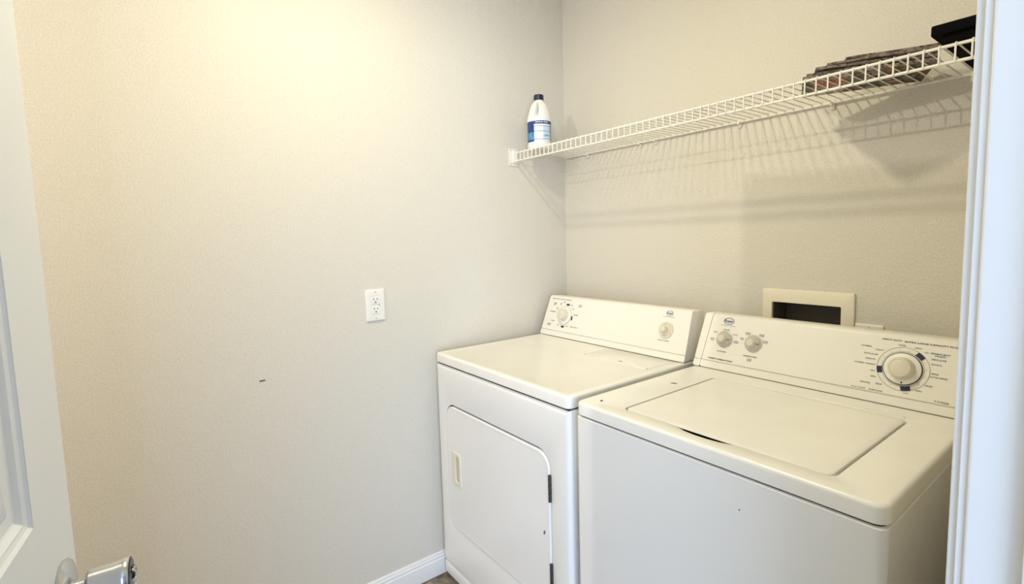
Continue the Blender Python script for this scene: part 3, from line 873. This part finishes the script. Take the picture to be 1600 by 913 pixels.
# wall clips on the back rail
def clip(x):
    bm = bmesh.new()
    box(bm, x - 0.006, x + 0.006, -0.0052, -0.0003, SZ - 0.021, SZ + 0.004, bev=0.001)
    box(bm, x - 0.0045, x + 0.0045, -0.0135, -0.004, SZ - 0.0105, SZ - 0.0064, bev=0.001)
    box(bm, x - 0.0045, x + 0.0045, -0.0155, -0.012, SZ - 0.0105, SZ + 0.0005, bev=0.001)
    obj('wall_clip', bm, 'clip', shelf)
for x in (0.1503, 0.436, 0.5087, 0.843, 1.1172, 1.42):
    clip(x)
# end bracket on the left wall
bm = bmesh.new()
box(bm, 0.0003, 0.0045, -0.3245, -0.2785, SZ - 0.0565, SZ + 0.0165, bev=0.0015)
box(bm, 0.0030, 0.0135, -0.3060, -0.2790, SZ - LIP - 0.008, SZ + 0.0075, bev=0.0018)
eb = obj('end_bracket', bm, 'clip', shelf)
obj('screw', lathe(bmesh.new(), [(0, 0), (0.0035, 0), (0.003, 0.0015), (0, 0.002)], Matrix.Translation((0.0044, -0.3155, SZ - 0.049)) @ Matrix.Rotation(math.radians(90), 4, 'Y'), 12), 'screw', eb)
obj('screw', lathe(bmesh.new(), [(0, 0), (0.0035, 0), (0.003, 0.0015), (0, 0.002)], Matrix.Translation((0.0044, -0.3155, SZ + 0.010)) @ Matrix.Rotation(math.radians(90), 4, 'Y'), 12), 'screw', eb)
bm = bmesh.new()
box(bm, XR - 0.0045, XR - 0.0003, -0.3245, -0.2785, SZ - 0.0565, SZ + 0.0165, bev=0.0015)
obj('end_bracket', bm, 'clip', shelf)

DECK = SZ + 0.0032
# ------------------------------------------------------------------ bleach bottle
BX, BY = 0.1025, -0.2365
bottle = empty('bleach_bottle', (BX, BY, DECK), 'white plastic bleach bottle with a navy cap and blue label on the wire shelf', 'bottle')
prof = [(0, 0.002), (0.040, 0.001), (0.046, 0.0), (0.0495, 0.006), (0.050, 0.014), (0.0488, 0.0185), (0.0488, 0.024)]
for k in range(1, 12): prof.append((0.0488, 0.024 + 0.084 * k / 11))
prof += [(0.0500, 0.112), (0.0505, 0.118), (0.0495, 0.124)]
SH = [(0, 1.0), (0.12, 0.955), (0.28, 0.885), (0.5, 0.80), (0.66, 0.715), (0.80, 0.61), (0.92, 0.47), (1.0, 0.36)]
for k in range(1, 25):
    f = k / 24
    q = next(i for i in range(len(SH) - 1) if SH[i + 1][0] >= f)
    u = (f - SH[q][0]) / (SH[q + 1][0] - SH[q][0])
    prof.append((0.0495 * (SH[q][1] + (SH[q + 1][1] - SH[q][1]) * u), 0.124 + 0.072 * f))
prof += [(0.0165, 0.198), (0.0165, 0.206), (0, 0.206)]
VA = math.atan2(-1.6186 - BY, 1.7282 - BX)   # side of the bottle that carries the front label
bm = lathe(bmesh.new(), prof, Matrix.Translation((BX, BY, DECK)), 120)
# handle: two deep finger hollows either side of a grip
for v in bm.verts:
    p = v.co - Vector((BX, BY, DECK))
    r = math.hypot(p.x, p.y)
    if r < 1e-5 or p.z < 0.119 or p.z > 0.197: continue
    a = math.atan2(p.y, p.x) - VA
    a = (a + math.pi) % (2 * math.pi) - math.pi
    zc = (p.z - 0.156) / 0.033
    g = max(0.0, 1 - abs(zc) ** 2.6)
    for ac, wd, dep in ((-0.22 + 0.12 * zc, 0.17, 0.90), (-1.85, 0.34, 0.55)):
        d = math.exp(-(((a - ac) / wd) ** 4))
        r2 = r * (1 - dep * d * g)
        p.x *= r2 / r; p.y *= r2 / r; r = r2
    v.co = p + Vector((BX, BY, DECK))
obj('body', bm, 'hdpe', bottle, ang=60)
bm = lathe(bmesh.new(), [(0, 0.198), (0.0195, 0.198), (0.0205, 0.2), (0.0205, 0.216), (0.0190, 0.219), (0, 0.2195)], Matrix.Translation((BX, BY, DECK)), 40)
cp = obj('cap', bm, 'cap', bottle)
bm = bmesh.new()
names = ['label_navy', 'label_mid', 'label_light', 'label_white', 'label_line']
na, nz = 96, 44
z0, z1 = 0.0255, 0.1075
grid = [[bm.verts.new((BX + 0.0492 * math.cos(VA + math.radians(-180 + 360 * i / na)), BY + 0.0492 * math.sin(VA + math.radians(-180 + 360 * i / na)), DECK + z0 + (z1 - z0) * j / nz)) for j in range(nz + 1)] for i in range(na)]
rnd = random.Random(3)
for i in range(na):
    a = -180 + 360 * (i + 0.5) / na
    for j in range(nz):
        f = (j + 0.5) / nz
        m = 0
        if f < 0.85:
            if -28 < a < 60:
                m = 3 if f > 0.77 else 2
                if a > 15: m = 3 if m == 3 else 2
                if -12 < a < 20 and f < 0.77: m = 3
                for lf in (0.74, 0.48, 0.10):
                    if abs(f - lf) < 0.013: m = 4
                if 0.02 < f < 0.08: m = 3
                if 0.24 < f < 0.31 and 18 < a < 50 and rnd.random() < 0.5: m = 4
            elif a <= -28 and a > -75:
                m = 1 if 0.10 < f < 0.45 and rnd.random() < 0.8 else 0
                if f > 0.55: m = 0
            elif a > 66:
                m = 3 if a < 74 else 0
        else:
            if 0.90 < f < 0.955 and -18 < a < 44 and rnd.random() < 0.62: m = 3
        fc = bm.faces.new((grid[i][j], grid[(i + 1) % na][j], grid[(i + 1) % na][j + 1], grid[i][j + 1]))
        fc.material_index = m
obj('label', bm, names, bottle)

# ------------------------------------------------------------------ pile of printed papers
PC = Vector((1.238, -0.147, 0))
def paper(rot, off, w, d, z, t, label, nu=11, nv=7, under=None, top='p_edge', curl=0.0, droop=0.0):
    ux = Vector((math.cos(rot), math.sin(rot), 0))
    vx = Vector((-math.sin(rot), math.cos(rot), 0))
    c = PC + Vector((off[0], off[1], 0))
    root_loc = (c.x, c.y, z)
    bm = bmesh.new()
    mats = ['p_white', 'p_red', 'p_brown', 'p_dark', 'p_green', 'p_grey', 'p_edge']
    rows = {}
    for s in (0, 1):
        for i in range(nu + 1):
            for j in range(nv + 1):
                fu, fv = i / nu - 0.5, j / nv - 0.5
                bend = curl * (fu * 2) ** 2 + droop * max(0, -fu) ** 2 + 0.0012 * math.sin(7 * fu + 3 * fv + rot * 40)
                edge = 1 - 0.35 * max(abs(fu), abs(fv)) ** 6 * 64 / 1.0 * 0.35
                p = c + ux * (fu * w) + vx * (fv * d)
                rows[s, i, j] = bm.verts.new((p.x, p.y, z + max(0, bend) + s * t * edge))
    for i in range(nu):
        for j in range(nv):
            f = bm.faces.new((rows[0, i, j], rows[0, i, j + 1], rows[0, i + 1, j + 1], rows[0, i + 1, j]))
            f.material_index = mats.index(under(i, j)) if under else 0
            f = bm.faces.new((rows[1, i, j], rows[1, i + 1, j], rows[1, i + 1, j + 1], rows[1, i, j + 1]))
            f.material_index = mats.index(top)
    for i in range(nu):
        for j, a in ((0, 0), (nv, 1)):
            f = bm.faces.new((rows[0, i, j], rows[0, i + 1, j], rows[1, i + 1, j], rows[1, i, j])); f.material_index = 6
    for j in range(nv):
        for i in (0, nu):
            f = bm.faces.new((rows[0, i, j], rows[0, i, j + 1], rows[1, i, j + 1], rows[1, i, j])); f.material_index = 6
    return tag(obj('newspaper_insert', bm, mats, smooth=True, ang=40), label, 'newspaper', 'printed papers piled on the wire shelf')
tilt = math.radians(24)
def under0(i, j):
    if i == 0: return 'p_green' if j % 2 else 'p_dark'
    if i <= 3:
        return 'p_red' if j in (1, 2, 3) else 'p_white'
    return ['p_grey', 'p_brown', 'p_dark', 'p_green', 'p_brown', 'p_grey', 'p_brown', 'p_dark', 'p_green', 'p_brown'][(i * 3 + j * 2 + (i * j) % 3) % 10]
paper(tilt, (0, 0), 0.262, 0.182, DECK + 0.0002, 0.009, 'lowest printed paper of the pile, red and photo printed underside against the wires', under=under0)
paper(tilt - 0.05, (0.006, 0.003), 0.252, 0.178, DECK + 0.0108, 0.006, 'dark edged printed paper second from the bottom of the pile', curl=0.0)
paper(tilt + 0.04, (0.012, -0.002), 0.236, 0.172, DECK + 0.0183, 0.006, 'printed paper in the middle of the pile')
paper(tilt - 0.02, (0.032, -0.004), 0.215, 0.165, DECK + 0.0258, 0.0055, 'narrow printed paper second from the top of the pile')
paper(tilt + 0.03, (0.050, 0.002), 0.185, 0.148, DECK + 0.0328, 0.005, 'small pale printed paper lying on top of the pile', top='p_grey')

# ------------------------------------------------------------------ black flat box at the shelf end
bb = empty('black_box', (1.51, -0.16, DECK), 'flat black box with an overhanging lid at the doorway end of the shelf', 'box')
obj('base', B(1.421, 1.600, -0.286, -0.022, DECK + 0.0002, DECK + 0.0195, bev=0.002), 'black', bb)
obj('lid', B(1.4045, 1.606, -0.2945, -0.016, DECK + 0.0195, DECK + 0.041, bev=0.003), 'black', bb)

# ------------------------------------------------------------------ ceiling lamps, above the frame
def lamp_light(name, kind, watt, col, loc, size, root):
    ld = bpy.data.lights.new(name, kind)
    ld.energy = watt
    ld.color = col
    if kind == 'AREA':
        ld.shape = 'DISK'
        ld.size = size
    else:
        ld.shadow_soft_size = size
    lo = bpy.data.objects.new(name, ld)
    lo.location = loc
    COL.objects.link(lo)
    lo.parent = root
    lo.matrix_parent_inverse = root.matrix_world.inverted()
# flat disc downlight over the machines
LX, LY, LR = 0.75, -1.10, 0.05
root = empty('ceiling_downlight', (LX, LY, ZC), 'round flat ceiling downlight above the space in front of the dryer', 'lamp')
Fd = Matrix.Translation((LX, LY, ZC)) @ Matrix.Rotation(math.pi, 4, 'X')
obj('trim_ring', lathe(bmesh.new(), [(LR, 0.0003), (LR + 0.03, 0.0003), (LR + 0.028, 0.008), (LR + 0.002, 0.012), (LR, 0.010)], Fd, 40), 'plate', root)
obj('lens', lathe(bmesh.new(), [(0, 0.0092), (LR, 0.0092), (LR, 0.0094), (0, 0.0096)], Fd, 40), 'plate', root)
lamp_light('downlight_light', 'AREA', BULB_NEAR, WARM, (LX, LY, ZC - 0.0105), 2 * LR, root)
# bare bulb in a porcelain holder at the far end
BXL, BYL, BR = 0.87, -2.9, 0.014
root = empty('ceiling_bulb', (BXL, BYL, ZC), 'bare bulb in a porcelain ceiling holder behind the open door', 'lamp')
Fb = Matrix.Translation((BXL, BYL, ZC)) @ Matrix.Rotation(math.pi, 4, 'X')
obj('holder', lathe(bmesh.new(), [(0, 0.0003), (0.06, 0.0003), (0.058, 0.010), (0.03, 0.018), (0.02, 0.024), (0, 0.024)], Fb, 32), 'plate', root)
lamp_light('bulb_light', 'POINT', BULB_FAR, SOFT, (BXL, BYL, ZC - 0.026 - BR), BR, root)
